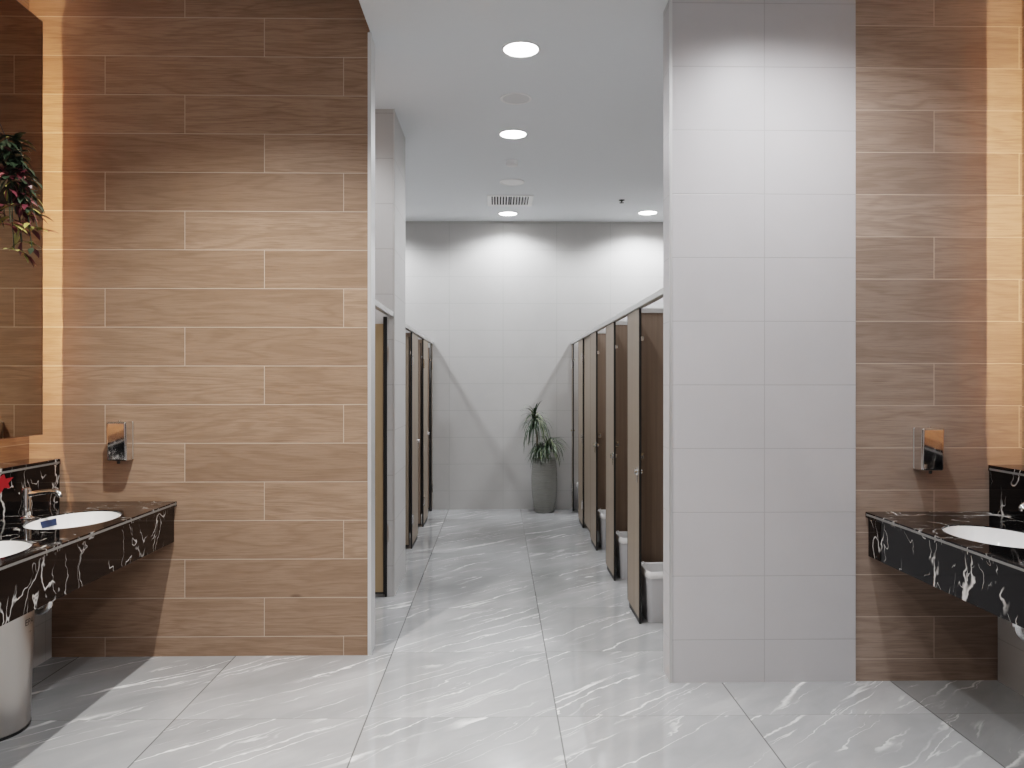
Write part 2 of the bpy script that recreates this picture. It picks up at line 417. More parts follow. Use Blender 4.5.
def basin(cx, cy, label, sticker=False):
    t = thing('washbasin', label, 'basin', (cx, cy, ZT), group='white oval washbasins')
    bm = new_bm(); n = 56
    prof = [(1.03, -0.030), (1.03, -0.004), (0.995, -0.001), (0.985, -0.006), (0.95, -0.030), (0.84, -0.085), (0.62, -0.125), (0.32, -0.142), (0.13, -0.148), (0.13, -0.16), (0.40, -0.158), (0.75, -0.145), (0.98, -0.09), (1.03, -0.034)]
    prof = [(r*0.965, z-0.003) for r, z in prof]
    lathe(bm, prof, n=n, cap=False, sx=RX, sy=RY)
    obj('bowl', bm, M['ceramic'], t, smooth=True)
    bm = lathe(new_bm(), [(0.024, -0.147), (0.024, -0.141), (0.015, -0.139), (0.002, -0.139)], n=20)
    obj('drain', bm, M['chrome'], t, smooth=True)
    if sticker:
        bm = new_bm()
        # a flat label lying on the inner slope of the bowl near the tap side, front
        pts = []
        for a, rr, zz in ((math.radians(152), 0.935, -0.014), (math.radians(176), 0.935, -0.014), (math.radians(176), 0.885, -0.044), (math.radians(152), 0.885, -0.044)):
            pts.append(bm.verts.new((rr*RX*math.cos(a), rr*RY*math.sin(a), zz)))
        bm.faces.new(pts)
        o = obj('label_sticker', bm, M['blue'], t); o['label'] = 'navy blue rectangular label'
    return t
basin(LH[0][0], LH[0][1], 'white oval washbasin beside the chrome tap and nearest the oak plank wall', True)
basin(LH[1][0], LH[1][1], 'white oval washbasin mostly cut off, in front of the red star', False)
basin(RH[0][0], RH[0][1], 'white oval washbasin in the counter beside the tall grey tiled pier')

def faucet(x, y, s, label):
    t = thing('faucet', label, 'tap', (x, y, ZT), rotz=0 if s > 0 else PI, group='chrome basin taps')
    bm = lathe(new_bm(), [(0.032, 0.0), (0.032, 0.006), (0.022, 0.010), (0.0205, 0.016)], n=28)
    obj('base_plate', bm, M['chrome'], t, smooth=True, bevel=0.001)
    bm = lathe(new_bm(), [(0.0185, 0.010), (0.0185, 0.128), (0.0165, 0.136), (0.008, 0.139)], n=28)
    obj('body', bm, M['chrome'], t, smooth=True)
    bm = tube(new_bm(), [(0.008, 0, 0.108), (0.06, 0, 0.116), (0.110, 0, 0.122), (0.132, 0, 0.121), (0.142, 0, 0.113), (0.146, 0, 0.103)], [0.0135, 0.012, 0.0115, 0.0125, 0.013, 0.013], n=18)
    obj('spout', bm, M['chrome'], t, smooth=True)
    bm = lathe(new_bm(), [(0.0105, -0.008), (0.0115, 0.0)], c=(0.1465, 0, 0.104), n=18)
    obj('aerator', bm, M['chrome'], t, smooth=True)
    return t
faucet(-2.108, 3.54, 1, 'polished chrome basin tap with slender curved spout over the blue-labelled basin')
faucet(2.235, 3.085, -1, 'polished chrome basin tap, only its spout tip showing, by the grey tiled pier side')

def drain_trap(x, y, s, zlow, label, reach=0.3035):
    t = thing('drain_trap', label, 'pipe', (x, y, zlow), group='chrome drain traps')
    R = 0.045
    bm = tube(new_bm(), [(0, 0, 0.25), (0, 0, R)] + [(p[0], p[1], p[2]) for p in arc_pts((-s*R, 0, R), R, 0 if s > 0 else PI, -PI if s > 0 else 2*PI, 14)] + [(-s*2*R, 0, R+0.05)] + [(p[0], p[1], p[2]) for p in arc_pts((-s*3*R, 0, R+0.05), R, 0 if s > 0 else PI, PI/2, 6)] + [(-s*reach, 0, 2*R+0.05)], 0.0175, n=18)
    obj('u_bend', bm, M['chrome'], t, smooth=True)
    for nx in (0, -s*2*R):
        bm = lathe(new_bm(), [(0.026, -0.02), (0.026, 0.02)], c=(nx, 0, R+0.02), n=24)
        obj('union_nut', bm, M['chrome'], t, smooth=True, bevel=0.003)
    return t
drain_trap(-1.985, 3.50, 1, 0.395, 'chrome drain trap under the counter, mostly behind the steel bin')
drain_trap(2.06, 3.06, -1, 0.395, 'chrome curved drain trap under the counter beside the grey tiled pier')

# red star cut-out on the left backsplash
bm = new_bm(); pts = []
rad = [0.066, 0.030, 0.058, 0.034, 0.064, 0.028, 0.060, 0.036, 0.062, 0.030, 0.056, 0.034]
for i, r in enumerate(rad):
    a = 2*PI*i/len(rad) + 0.35
    pts.append((0.0, r*1.35*math.cos(a), r*0.80*math.sin(a)))
f0 = [bm.verts.new(p) for p in pts]; f1 = [bm.verts.new((0.0012, p[1], p[2])) for p in pts]
c0 = bm.verts.new((0.0, 0, 0)); c1 = bm.verts.new((0.0018, 0, 0))
for i in range(len(pts)):
    j = (i+1) % len(pts)
    bm.faces.new((f1[i], f1[j], c1)); bm.faces.new((f0[j], f0[i], c0)); bm.faces.new((f0[i], f0[j], f1[j], f1[i]))
o = obj('star_sticker', bm, M['red']); o.location = (-2.2458, 3.585, 0.950)
tag(o, 'red star-shaped paper cut-out stuck on the black marble backsplash', 'sticker')

# ------------------------------------------------------------------ mirrors with warm backlight
def mirror(name, label, xw, s, y0, y1, z0, z1, off=0.155):
    """s=+1: hangs on the left wall and faces +x"""
    xm = xw + s*off
    t = thing(name, label, 'mirror', (xw, (y0+y1)/2, z0), group='backlit wall mirrors')
    L = Vector(t.location)
    def lb(x0, x1, ya, yb, za, zb): return boxbm(min(x0,x1)-L.x, max(x0,x1)-L.x, ya-L.y, yb-L.y, za-L.z, zb-L.z)
    obj('glass', lb(xm-s*0.0055, xm, y0+0.003, y1-0.003, z0+0.003, z1-0.003), M['mirror'], t)
    bm = new_bm()
    for a in ((y0, y0+0.003, z0, z1), (y1-0.003, y1, z0, z1), (y0+0.003, y1-0.003, z0, z0+0.003), (y0+0.003, y1-0.003, z1-0.003, z1)):
        box(bm, min(xm-s*0.007, xm+s*0.001)-L.x, max(xm-s*0.007, xm+s*0.001)-L.x, a[0]-L.y, a[1]-L.y, a[2]-L.z, a[3]-L.z)
    box(bm, min(xm-s*0.0075, xm-s*0.0055)-L.x, max(xm-s*0.0075, xm-s*0.0055)-L.x, y0-L.y, y1-L.y, z0-L.z, z1-L.z)
    obj('frame', bm, M['frame'], t)
    bm = new_bm()
    def ab(x0, x1, ya, yb, za, zb): box(bm, min(x0,x1)-L.x, max(x0,x1)-L.x, ya-L.y, yb-L.y, za-L.z, zb-L.z)
    k = 0.06; ab(xm-s*0.020, xm-s*0.0075, y0+k, y1-k, z0+k, z1-k)
    obj('back_panel', bm, M['frame'], t)
    bm = new_bm(); i = 0.26
    ab(xw+s*0.001, xm-s*0.020, y0+i, y1-i, z0+0.20, z1-0.20)
    obj('support_box', bm, M['frame'], t)
    j = i-0.012
    for nm, a in (('led_strip', (y1-j-0.006, y1-j, z0+0.19, z1-0.19)), ('led_strip', (y0+i, y1-i, z0+0.182, z0+0.188)), ('led_strip', (y0+i, y1-i, z1-0.188, z1-0.182))):
        bm = new_bm(); ab(xm-s*0.054, xm-s*0.046, *a)
        obj(nm, bm, M['led'], t)
    return t
mirror('wall_mirror', 'tall dark tinted wall mirror with warm backlight above the red star', XLU, 1, 2.0, 3.905, 1.15, 3.19)
mirror('wall_mirror', 'tall backlit wall mirror casting a warm band beside the tall grey tiled pier', XRU, -1, 1.5, 3.43, 1.15, 3.19, off=0.14)

# ------------------------------------------------------------------ soap dispensers
def soap(x0, x1, yw, label, s):
    w = (x1-x0)/2; cx = (x0+x1)/2; z0, h, d = (1.011 if s > 0 else 0.998), 0.200, 0.092
    t = thing('soap_dispenser', label, 'soap dispenser', (cx, yw, z0), group='chrome soap dispensers')
    obj('back_plate', boxbm(-w+0.004, w-0.004, -0.012, -0.0005, 0.004, h-0.004), M['alu'], t, bevel=0.003)
    bm = boxbm(-w, w, -d, -0.012, 0.0, h)
    for v in bm.verts:
        if v.co.y < -d+0.001 and v.co.z < h*0.5: v.co.y += 0.008
    o = obj('cover', bm, M['chrome'], t, smooth=True, bevel=0.011, seg=4)
    bm = lathe(new_bm(), [(0.007, -0.014), (0.009, 0.004)], c=(0, -d+0.03, 0), n=16)
    obj('nozzle', bm, M['blk'], t)
    bm = lathe(new_bm(), [(0.008, 0.0), (0.008, 0.003), (0.003, 0.004)], c=(0, -0.05, h), n=16)
    obj('lock', bm, M['chrome'], t, smooth=True)
    return t
soap(-1.969, -1.867, YL, 'polished chrome soap dispenser on the wide oak plank wall near the tall mirror', 1)
soap(1.953, 2.059, YR+0.006, 'polished chrome soap dispenser on the narrow oak plank wall beside the grey tiled pier', -1)

# ------------------------------------------------------------------ steel bin
t = thing('trash_bin', 'tall tapered brushed steel bin standing under the marble counter', 'bin', (-2.075, 3.20, 0))
HB = 0.565
bm = lathe(new_bm(), [(0.158, 0.0), (0.160, 0.006), (0.178, HB-0.012), (0.182, HB-0.008), (0.182, HB), (0.172, HB), (0.168, HB-0.02), (0.152, 0.02)], n=64)
obj('body', bm, M['steel'], t, smooth=True)
bm = lathe(new_bm(), [(0.161, -0.0), (0.163, 0.012)], n=64)
obj('foot_ring', bm, M['blk'], t, smooth=True)
def wrap_text(txt, size, z, ang, parent, name, mat):
    cu = bpy.data.curves.new('lettering', 'FONT'); cu.body = txt; cu.size = size; cu.align_x = 'CENTER'; cu.resolution_u = 2
    tmp = bpy.data.objects.new('lettering_tmp', cu); COL.objects.link(tmp)
    dg = bpy.context.evaluated_depsgraph_get(); me = bpy.data.meshes.new_from_object(tmp.evaluated_get(dg))
    bpy.data.objects.remove(tmp)
    for v in me.vertices:
        zz = z + v.co.y; r = 0.160 + (0.018)*(zz-0.006)/(HB-0.02) + 0.0012
        a = ang + v.co.x/r
        v.co = (r*math.cos(a), r*math.sin(a), zz)
    me.materials.append(mat)
    o = bpy.data.objects.new(name, me); COL.objects.link(o); o.parent = parent
    return o
wrap_text('EPA', 0.037, 0.425, math.radians(4), t, 'logo_lettering', M['ink'])
wrap_text('- a -', 0.016, 0.392, math.radians(6), t, 'small_print', M['ink'])

# ------------------------------------------------------------------ toilet stalls
ZP = 1.842
def latch(parent, y, z, s, hook=None):
    """round knob and turn on the aisle face and the stall face; s=+1: aisle is towards -x"""
    bm = new_bm()
    def disc(x0, x1, r, yy, zz, n=18):
        vs0 = [bm.verts.new((x0, yy+r*math.cos(2*PI*i/n), zz+r*math.sin(2*PI*i/n))) for i in range(n)]
        vs1 = [bm.verts.new((x1, yy+r*math.cos(2*PI*i/n), zz+r*math.sin(2*PI*i/n))) for i in range(n)]
        for i in range(n):
            j = (i+1) % n; bm.faces.new((vs0[i], vs0[j], vs1[j], vs1[i]))
        bm.faces.new(vs0[::-1]); bm.faces.new(vs1)
    disc(-s*0.0005, -s*0.004, 0.026, y, z)
    disc(-s*0.004, -s*0.011, 0.012, y, z)
    disc(-s*0.011, -s*0.018, 0.018, y, z)
    box(bm, min(-s*0.0005, -s*0.006), max(-s*0.0005, -s*0.006), y-0.010, y+0.010, z-0.065, z-0.025)
    disc(s*0.0125, s*0.024, 0.013, y, z)
    return obj('latch', bm, M['chrome'], parent, smooth=False)

def hinge(parent, y, z, s, x=0.0):
    bm = lathe(new_bm(), [(0.006, -0.045), (0.006, 0.045)], c=(x - s*0.006, y, z), n=12)
    box(bm, min(x-s*0.003, x), max(x-s*0.003, x), y-0.012, y+0.022, z-0.04, z+0.04)
    return obj('hinge', bm, M['chrome'], parent)

def pilaster(parent, y0, y1, s, yc):
    """13 mm board in the aisle plane; local x=0 is the aisle face, +s*x goes into the stall"""
    e = 0.0015
    a, b = y0-yc, y1-yc
    x0, x1 = 0.0, s*0.0125
    bm = boxbm(min(x0,x1), max(x0,x1), a+0.007, b-0.007, 0.03, ZP)
    p = obj('pilaster', bm, M['lam'], parent)
    xa, xb = -s*0.0006, s*0.0131
    for ya, za in ((a, 0.0), (b-0.007, 0.03)):
        q = obj('edge_band', boxbm(min(xa,xb), max(xa,xb), ya, ya+0.007, za, ZP), M['blk'], p); q['label'] = 'black edge banding'
    obj('stud', lathe(new_bm(), [(0.009, -0.012), (0.009, 0.012)], c=(s*0.017, a+0.006, 1.665), n=12), M['chrome'], p)
    bm = boxbm(min(x0,x1)+0.001, max(x0,x1)-0.001, a+0.002, b-0.06, 0.0, 0.03)
    q = obj('foot', bm, M['blk'], p); q['label'] = 'black recessed foot'
    return p

def door(parent, hx, hy, ang, width, s, mat, z0=0.035, z1=1.80, up=True):
    """hinge line at local (hx,hy); ang measured from +y"""
    dx, dy = math.sin(ang), math.cos(ang)
    nx, ny = dy, -dx
    th = 0.0125
    def slab(bm, u0, u1, za, zb, t0, t1):
        v = []
        for zz in (za, zb):
            for u, w in ((u0, t0), (u1, t0), (u1, t1), (u0, t1)):
                v.append(bm.verts.new((hx+dx*u+nx*w, hy+dy*u+ny*w, zz)))
        for f in ((0,3,2,1),(4,5,6,7),(0,1,5,4),(1,2,6,5),(2,3,7,6),(3,0,4,7)): bm.faces.new([v[i] for i in f])
        return bm
    d = obj('door', slab(new_bm(), 0.008, width, z0, z1, -th/2, th/2), mat, parent)
    for a in ((0.001, 0.008, z0, z1), (width, width+0.005, z0, z1), (0.001, width, z0-0.012, z0)):
        q = obj('edge_band', slab(new_bm(), *a, -th/2-0.0006, th/2+0.0006), M['blk'], d); q['label'] = 'black edge banding'
    return d

def divider(label, xf, y, x1, s, group):
    """side panel between two stalls, aluminium cap on its top; xf is the aisle plane"""
    t = thing('stall_divider', label, 'divider', (xf + s*0.5*x1, y, 0), group=group)
    def lb(u0, u1, ya, yb, za, zb):
        c = 0.5*x1; return boxbm(min(s*(u0-c), s*(u1-c)), max(s*(u0-c), s*(u1-c)), ya, yb, za, zb)
    obj('side_panel', lb(0.026, x1, 0, 0.013, 0.10, ZP+0.004), M['lam_w'], t)
    q = obj('top_cap', lb(0.026, x1, -0.006, 0.019, ZP+0.004, ZP+0.032), M['alu'], t); q['label'] = 'satin aluminium top cap'
    for u in (0.06, x1-0.10):
        obj('foot', lb(u, u+0.04, -0.004, 0.017, 0.0, 0.10), M['alu'], t)
    return t

def hook(parent, x, y, z, s):
    bm = tube(new_bm(), [(x, y, z), (x, y-0.016, z), (x, y-0.03, z-0.012), (x, y-0.045, z-0.006), (x, y-0.052, z+0.014)], 0.005, n=8)
    v = lathe(new_bm(), [(0.001, 0), (0.001, 0)], n=3); v.free()
    box(bm, x-0.012, x+0.012, y-0.004, y, z-0.02, z+0.02)
    return obj('coat_hook', bm, M['chrome'], parent)

# right side: pilasters begin at these depths
RN = [4.555, 5.555, 6.565, 7.605]
PWR = 0.415
rl = ['open toilet stall next to the grey tiled pier, bin inside, first from the pier',
      'open toilet stall with grey bin, second from the grey tiled pier',
      'open toilet stall with grey bin, third from the grey tiled pier',
      'closed toilet stall with shut taupe door, fourth from the grey tiled pier']
dl_ = ['brown woodgrain divider panel behind the bin next to the grey tiled pier',
       'brown woodgrain divider panel in the second open stall from the grey tiled pier',
       'brown woodgrain divider panel in the third open stall from the grey tiled pier',
       'divider panel hidden behind the shut taupe door, fourth stall from the grey tiled pier']
for i, y in enumerate(RN):
    t = thing('toilet_stall', rl[i], 'toilet stall', (XSR, y, 0), group='toilet stalls along the potted plant side')
    pilaster(t, y, y+PWR, 1, y)
    latch(t, 0.045, 0.885, 1)
    dv = divider(dl_[i], XSR, y+PWR-0.075, 2.35-XSR-0.001, 1, 'stall dividers along the potted plant side')
    hook(dv, 0.075-0.5*(2.35-XSR-0.001), -0.0005, 0.945, 1)
    # door behind the pilaster's near neighbour: hinge at the near end of the opening
    near = (RN[i-1]+PWR) if i else 3.83
    wd = y-near-0.012
    if i == 3:
        d = door(t, 0.021, near-y+0.006, 0.0, wd, 1, M['lam'], z0=0.06, z1=ZP-0.002)
        hinge(d, -0.006, 1.66, 1); hinge(d, -0.006, 0.22, 1)
    else:
        d = door(t, 0.022, near-y+0.03, math.radians(87), min(wd, 0.6), 1, M['lam_t'])
        for zz in (1.6, 0.25): hinge(d, near-y+0.014, zz, 1, x=0.030)
# end post against the back wall
t = thing('toilet_stall', 'open toilet stall at the back wall, beside the potted plant', 'toilet stall', (XSR, 8.60, 0), group='toilet stalls along the potted plant side')
pilaster(t, 8.622, YB-0.002, 1, 8.60)
d = door(t, 0.022, RN[3]+PWR-8.60+0.03, math.radians(87), 0.58, 1, M['lam_t'])
for zz in (1.62, 0.24): hinge(t, 0.045, zz, 1)
latch(t, 0.050, 0.885, 1)

def head_rail(name, label, x, s, y0, y1, group):
    bm = boxbm(min(x-s*0.012, x+s*0.024), max(x-s*0.012, x+s*0.024), y0, y1, ZP, ZP+0.034)
    o = obj(name, bm, M['alu'], bevel=0.004)
    return tag(o, label, 'rail', group)
head_rail('head_rail', 'long grey aluminium rail along the stall tops on the potted plant side', XSR, 1, YR+TH, YB-0.001, 'aluminium head rails')
head_rail('head_rail', 'short grey aluminium rail between the oak plank wall and tiled column', XSL+0.03, -1, YL+TH, 5.179, 'aluminium head rails')
head_rail('head_rail', 'grey aluminium rail from the tiled column to the back wall', XSL, -1, 5.801, YB-0.001, 'aluminium head rails')

# left side
LN = [6.67, 7.68]
t = thing('toilet_stall', 'toilet stall with tan door swung open between oak plank wall and tiled column', 'toilet stall', (XSL, 5.13, 0), group='toilet stalls along the tiled column side')
d = door(t, -0.012, 0.028, math.radians(-92), 0.60, -1, M['lam_t'], z0=0.035, z1=1.795)
bm = boxbm(-0.012, -0.001, 0.030, 0.0485, 0.0, ZP)
box(bm, -0.022, -0.010, 0.014, 0.024, 0.02, ZP)
o = obj('door_stop', bm, M['blk'], t); o['label'] = 'black rubber door stop strip'
for zz in (1.60, 0.42):
    bm = boxbm(-0.006, 0.010, 0.042, 0.0495, zz-0.05, zz+0.05)
    tube(bm, [(-0.008, 0.038, zz-0.05), (-0.008, 0.038, zz+0.05)], 0.006, n=10)
    obj('hinge', bm, M['steel'], t)
ll = ['toilet stall with open door, first beyond the tiled column', 'toilet stall with open door, second beyond the tiled column']
PWL = 0.50
for i, y in enumerate(LN):
    t = thing('toilet_stall', ll[i], 'toilet stall', (XSL, y, 0), group='toilet stalls along the tiled column side')
    pilaster(t, y, y+PWL, -1, y)
    latch(t, PWL-0.045, 0.885, -1)
    divider(('divider panel behind the open door, first stall beyond the tiled column', 'divider panel behind the open door, second stall beyond the tiled column')[i], XSL, y+0.16, 2.25+XSL-0.001, -1, 'stall dividers along the tiled column side')
    d = door(t, -0.020, -0.006, math.radians(-88), 0.55, -1, M['lam'] if i == 0 else M['lam_w'])
    for zz in (1.6, 0.25): hinge(d, 0.004, zz, -1)
t = thing('toilet_stall', 'toilet stall against the back wall, third beyond the tiled column', 'toilet stall', (XSL, 8.62, 0), group='toilet stalls along the tiled column side')
pilaster(t, 8.630, YB-0.002, -1, 8.62)
d = door(t, -0.020, 0.004, math.radians(-86), 0.45, -1, M['lam_w'])
for zz in (1.60, 0.25): hinge(d, 0.03, zz, -1)

# ------------------------------------------------------------------ grey bins with white liners
def rrect(w, d, r, n=5):
    out = []
    for cx, cy, a0 in ((w-r, d-r, 0), (-w+r, d-r, PI/2), (-w+r, -d+r, PI), (w-r, -d+r, 1.5*PI)):
        for i in range(n+1):
            a = a0 + PI/2*i/n; out.append((cx+r*math.cos(a), cy+r*math.sin(a)))
    return out
def loft(bm, rings, cap0=True, cap1=False):
    R = [[bm.verts.new(p) for p in ring] for ring in rings]
    n = len(R[0])
    for a, b in zip(R, R[1:]):
        for i in range(n):
            j = (i+1) % n; bm.faces.new((a[i], a[j], b[j], b[i]))
    if cap0: bm.faces.new(R[0][::-1])
    if cap1: bm.faces.new(R[-1])
    return bm
def stall_bin(x, y, label, w=0.115, d=0.125, h=0.285):
    t = thing('waste_bin', label, 'bin', (x, y, 0), group='grey stall bins with white liners')
    def ring(k, z, r=0.035): return [(px, py, z) for px, py in rrect(w*k, d*k, r)]
    bm = loft(new_bm(), [ring(0.86, 0.0), ring(0.88, 0.005), ring(0.97, h-0.03), ring(1.0, h-0.028), ring(1.0, h), ring(0.95, h), ring(0.84, 0.012)], True, True)
    obj('body', bm, M['binplastic'], t, smooth=True)
    bm = new_bm(); rg = []
    for k, z, amp in ((1.012, h-0.020, 0.003), (1.03, h-0.008, 0.003), (1.025, h+0.004, 0.003), (0.97, h+0.020, 0.003), (0.90, h+0.012, 0.003), (0.84, h-0.05, 0.004), (0.78, h-0.14, 0.0)):
        pts = rrect(w*k, d*k, 0.035, 8); out = []
        for i, (px, py) in enumerate(pts):
            out.append((px, py, z + amp*math.sin(i*2.3+k*9) + amp*1.3*math.sin(i*0.7)))
        rg.append(out)
    loft(bm, rg, False, True)
    o = obj('liner', bm, M['liner'], t, smooth=True); o['label'] = 'white plastic liner folded over the rim'
    return t
stall_bin(0.98, 4.682, 'grey bin with white liner in the stall next to the grey tiled pier')
stall_bin(0.98, 5.690, 'grey bin with white liner, second stall from the grey tiled pier')
stall_bin(0.98, 6.710, 'grey bin with white liner, third stall from the grey tiled pier')
stall_bin(0.985, 8.585, 'grey bin with white liner in the stall at the back wall')

# ------------------------------------------------------------------ potted plant
t = thing('potted_plant', 'dark green dracaena in a tall ribbed grey barrel pot by the back wall', 'plant', (0.508, 8.575, 0))
prof = [(0.098, 0.0), (0.104, 0.004)]
HPOT = 0.59
for i in range(201):
    u = i/200
    prof.append((0.105 + 0.125*u - 0.106*u*u + 0.0016*math.cos(u*2*PI*22), 0.006 + u*(HPOT-0.02)))
prof += [(0.124, HPOT-0.004), (0.121, HPOT), (0.114, HPOT-0.006), (0.112, HPOT-0.05)]
bm = lathe(new_bm(), prof, n=48)
obj('pot', bm, M['pot'], t, smooth=True)
bm = lathe(new_bm(), [(0.1115, HPOT-0.05), (0.1115, HPOT-0.042), (0.06, HPOT-0.034), (0.004, HPOT-0.03)], n=24)
obj('soil', bm, M['soil'], t, smooth=True)
canes = [((-0.05, 0.0), (-0.105, -0.02, 1.00)), ((0.05, -0.02), (0.03, -0.03, 0.70)), ((0.0, 0.03), (-0.03, 0.02, 0.64))]
bm = new_bm()
for (bx, by), (tx, ty, tz) in canes:
    n = 7; tube(bm, [(bx+(tx-bx)*i/n + 0.008*math.sin(i*1.7), by+(ty-by)*i/n, HPOT-0.05+(tz-HPOT+0.05)*i/n) for i in range(n+1)], 0.011, n=10)
obj('cane', bm, M['cane'], t, smooth=True)
def strap_leaf(bm, base, az, el, length, width, droop, mi=0, n=9):
    p = Vector(base); d = Vector((math.cos(az)*math.cos(el), math.sin(az)*math.cos(el), math.sin(el)))
    side = Vector((-math.sin(az), math.cos(az), 0)); prev = None
    for i in range(n+1):
        u = i/n
        w = width*(0.55+0.9*u)*(1-u)**0.55 if u < 1 else 0.0005
        a = bm.verts.new(p - side*w); m_ = bm.verts.new(p + Vector((0,0,-w*0.35))); b = bm.verts.new(p + side*w)
        if prev:
            for q in ((prev[0], prev[1], m_, a), (prev[1], prev[2], b, m_)):
                f = bm.faces.new(q); f.material_index = mi; f.smooth = True
        prev = (a, m_, b)
        p = p + d*(length/n); d = (d + Vector((0,0,-droop/n))).normalized()
rng = random.Random(4)
def clamp_leaf_az(az): return az
bm = new_bm()
def crown(c, cnt, lmin, lmax, w, lo, hi, dr):
    for k in range(cnt):
        az = rng.uniform(-PI, PI) if rng.random() < 0.55 else rng.uniform(-PI, 0)
        el = rng.uniform(lo, hi); L_ = rng.uniform(lmin, lmax)
        if math.sin(az) > 0.2: L_ = min(L_, 0.15)
        strap_leaf(bm, (c[0]+rng.uniform(-.012,.012), c[1]+rng.uniform(-.012,.012), c[2]+rng.uniform(-.06,.02)), az, el, L_, w*rng.uniform(.7,1.2), dr*rng.uniform(.7,1.3), 0 if rng.random() < 0.8 else 1)
crown((-0.105, -0.02, 1.02), 64, 0.16, 0.26, 0.0095, 0.1, 1.45, 2.4)
crown((-0.095, -0.02, 0.97), 46, 0.22, 0.38, 0.0095, 0.2, 1.0, 4.2)
crown((0.03, -0.03, 0.72), 56, 0.18, 0.34, 0.0095, 0.2, 1.35, 2.8)
crown((0.03, -0.03, 0.72), 24, 0.28, 0.38, 0.009, 0.4, 1.2, 4.0)
crown((-0.05, 0.0, 0.70), 50, 0.14, 0.26, 0.0095, 0.0, 1.3, 3.0)
for az, el, L_ in ((-0.25, 1.0, 0.36), (-0.5, 1.15, 0.33), (-0.1, 0.85, 0.30)):
    strap_leaf(bm, (0.04, -0.03, 0.73), az, el, L_, 0.008, 3.4)
for v in bm.verts:
    if v.co.y > 0.155: v.co.y = 0.155
obj('foliage', bm, [M['leaf'], M['leafpale']], t)

# ------------------------------------------------------------------ hanging plant by the left mirror
PX, PY, PZ = -2.235, 3.42, 2.285
t = thing('hanging_plant', 'hanging basket of dark green, burgundy and yellow foliage in front of the tinted mirror', 'plant', (PX+0.13, PY, PZ))
OX = -0.13+0.08
bm = new_bm()
lathe(bm, [(0.045, -0.10), (0.075, -0.04), (0.09, 0.03), (0.085, 0.03), (0.02, 0.0)], c=(OX, 0, 0), n=24)
obj('basket', bm, M['wicker'], t, smooth=True)
bm = new_bm()
tube(bm, [(OX, 0, 0.25), (OX, 0, ZF-PZ)], 0.0015, n=6)
for a in (0.4, 2.5, 4.6): tube(bm, [(OX+0.085*math.cos(a), 0.085*math.sin(a), 0.03), (OX, 0, 0.25)], 0.0015, n=6)
obj('hanging_wire', bm, M['blk'], t)
def leaf(bm, p, d, up, L_, w, mi):
    d = d.normalized(); s = d.cross(up)
    if s.length < 1e-3: s = Vector((1,0,0))
    s.normalize(); u2 = s.cross(d)
    prof = [(0, 0.02), (0.2, 0.55), (0.45, 1.0), (0.7, 0.72), (0.9, 0.25), (1.0, 0.0)]
    prev = None
    for u, k in prof:
        q = p + d*(L_*u) - u2*(L_*0.28*u*u)
        tri = (bm.verts.new(q - s*w*k + u2*w*k*0.25), bm.verts.new(q), bm.verts.new(q + s*w*k + u2*w*k*0.25))
        if prev:
            for f4 in ((prev[0], prev[1], tri[1], tri[0]), (prev[1], prev[2], tri[2], tri[1])):
                f = bm.faces.new(f4); f.material_index = mi; f.smooth = True
        prev = tri
rng = random.Random(11)
XMIN = XLU+0.155+0.012-(PX+0.13)      # stay in front of the mirror glass
bm = new_bm(); bs = new_bm()
for k in range(46):
    az = rng.uniform(0, 2*PI); out = rng.uniform(0.05, 0.15); zt = rng.uniform(0.0, 0.20); drop = rng.uniform(0.0, 0.34)
    pts = []
    for i in range(7):
        u = i/6
        pts.append(Vector((OX+math.cos(az)*(0.03+out*u**0.7), math.sin(az)*(0.03+out*u**0.7)*0.9, 0.02 + zt*math.sin(PI*min(u*1.2,1)) - drop*u*u)))
    for p in pts: p.x = max(p.x, XMIN)
    tube(bs, pts, 0.0022, n=5)
    kind = rng.random()
    for i in range(1, 7):
        for q in range(3):
            a2 = rng.uniform(0, 2*PI); e2 = rng.uniform(-0.9, 0.8)
            d = Vector((math.cos(a2)*math.cos(e2)+0.5*math.cos(az), math.sin(a2)*math.cos(e2)+0.5*math.sin(az), math.sin(e2)-0.15))
            zz = pts[i].z
            r = rng.random()
            if zz > 0.05: mi = 0 if r < 0.72 else (4 if r < 0.84 else (3 if r < 0.92 else 1))
            elif zz > -0.12: mi = 0 if r < 0.35 else (1 if r < 0.75 else (2 if r < 0.86 else (3 if r < 0.94 else 4)))
            else: mi = 1 if r < 0.38 else (2 if r < 0.62 else (0 if r < 0.76 else 3))
            leaf(bm, pts[i], d, Vector((0,0,1)), rng.uniform(0.045, 0.085), rng.uniform(0.010, 0.018), mi)
for e, z0 in (((0.20, -0.10), -0.02), ((0.19, -0.06), 0.04)):
    pts = [Vector((OX+0.05+e[0]*u*0.7, -0.05, z0+0.06*math.sin(PI*u) + e[1]*u)) for u in (0, .25, .5, .75, 1)]
    tube(bs, pts, 0.002, n=5)
    for p in pts[2:]:
        leaf(bm, p, Vector((0.7, -0.2, -0.4)), Vector((0,0,1)), 0.06, 0.010, 0)
for v in bm.verts: v.co.x = max(v.co.x, XMIN - 0.008)
obj('foliage', bm, [M['lgreen'], M['lpurple'], M['lpink'], M['lyellow'], M['lcream']], t)
obj('stems', bs, M['lgreen'], t)

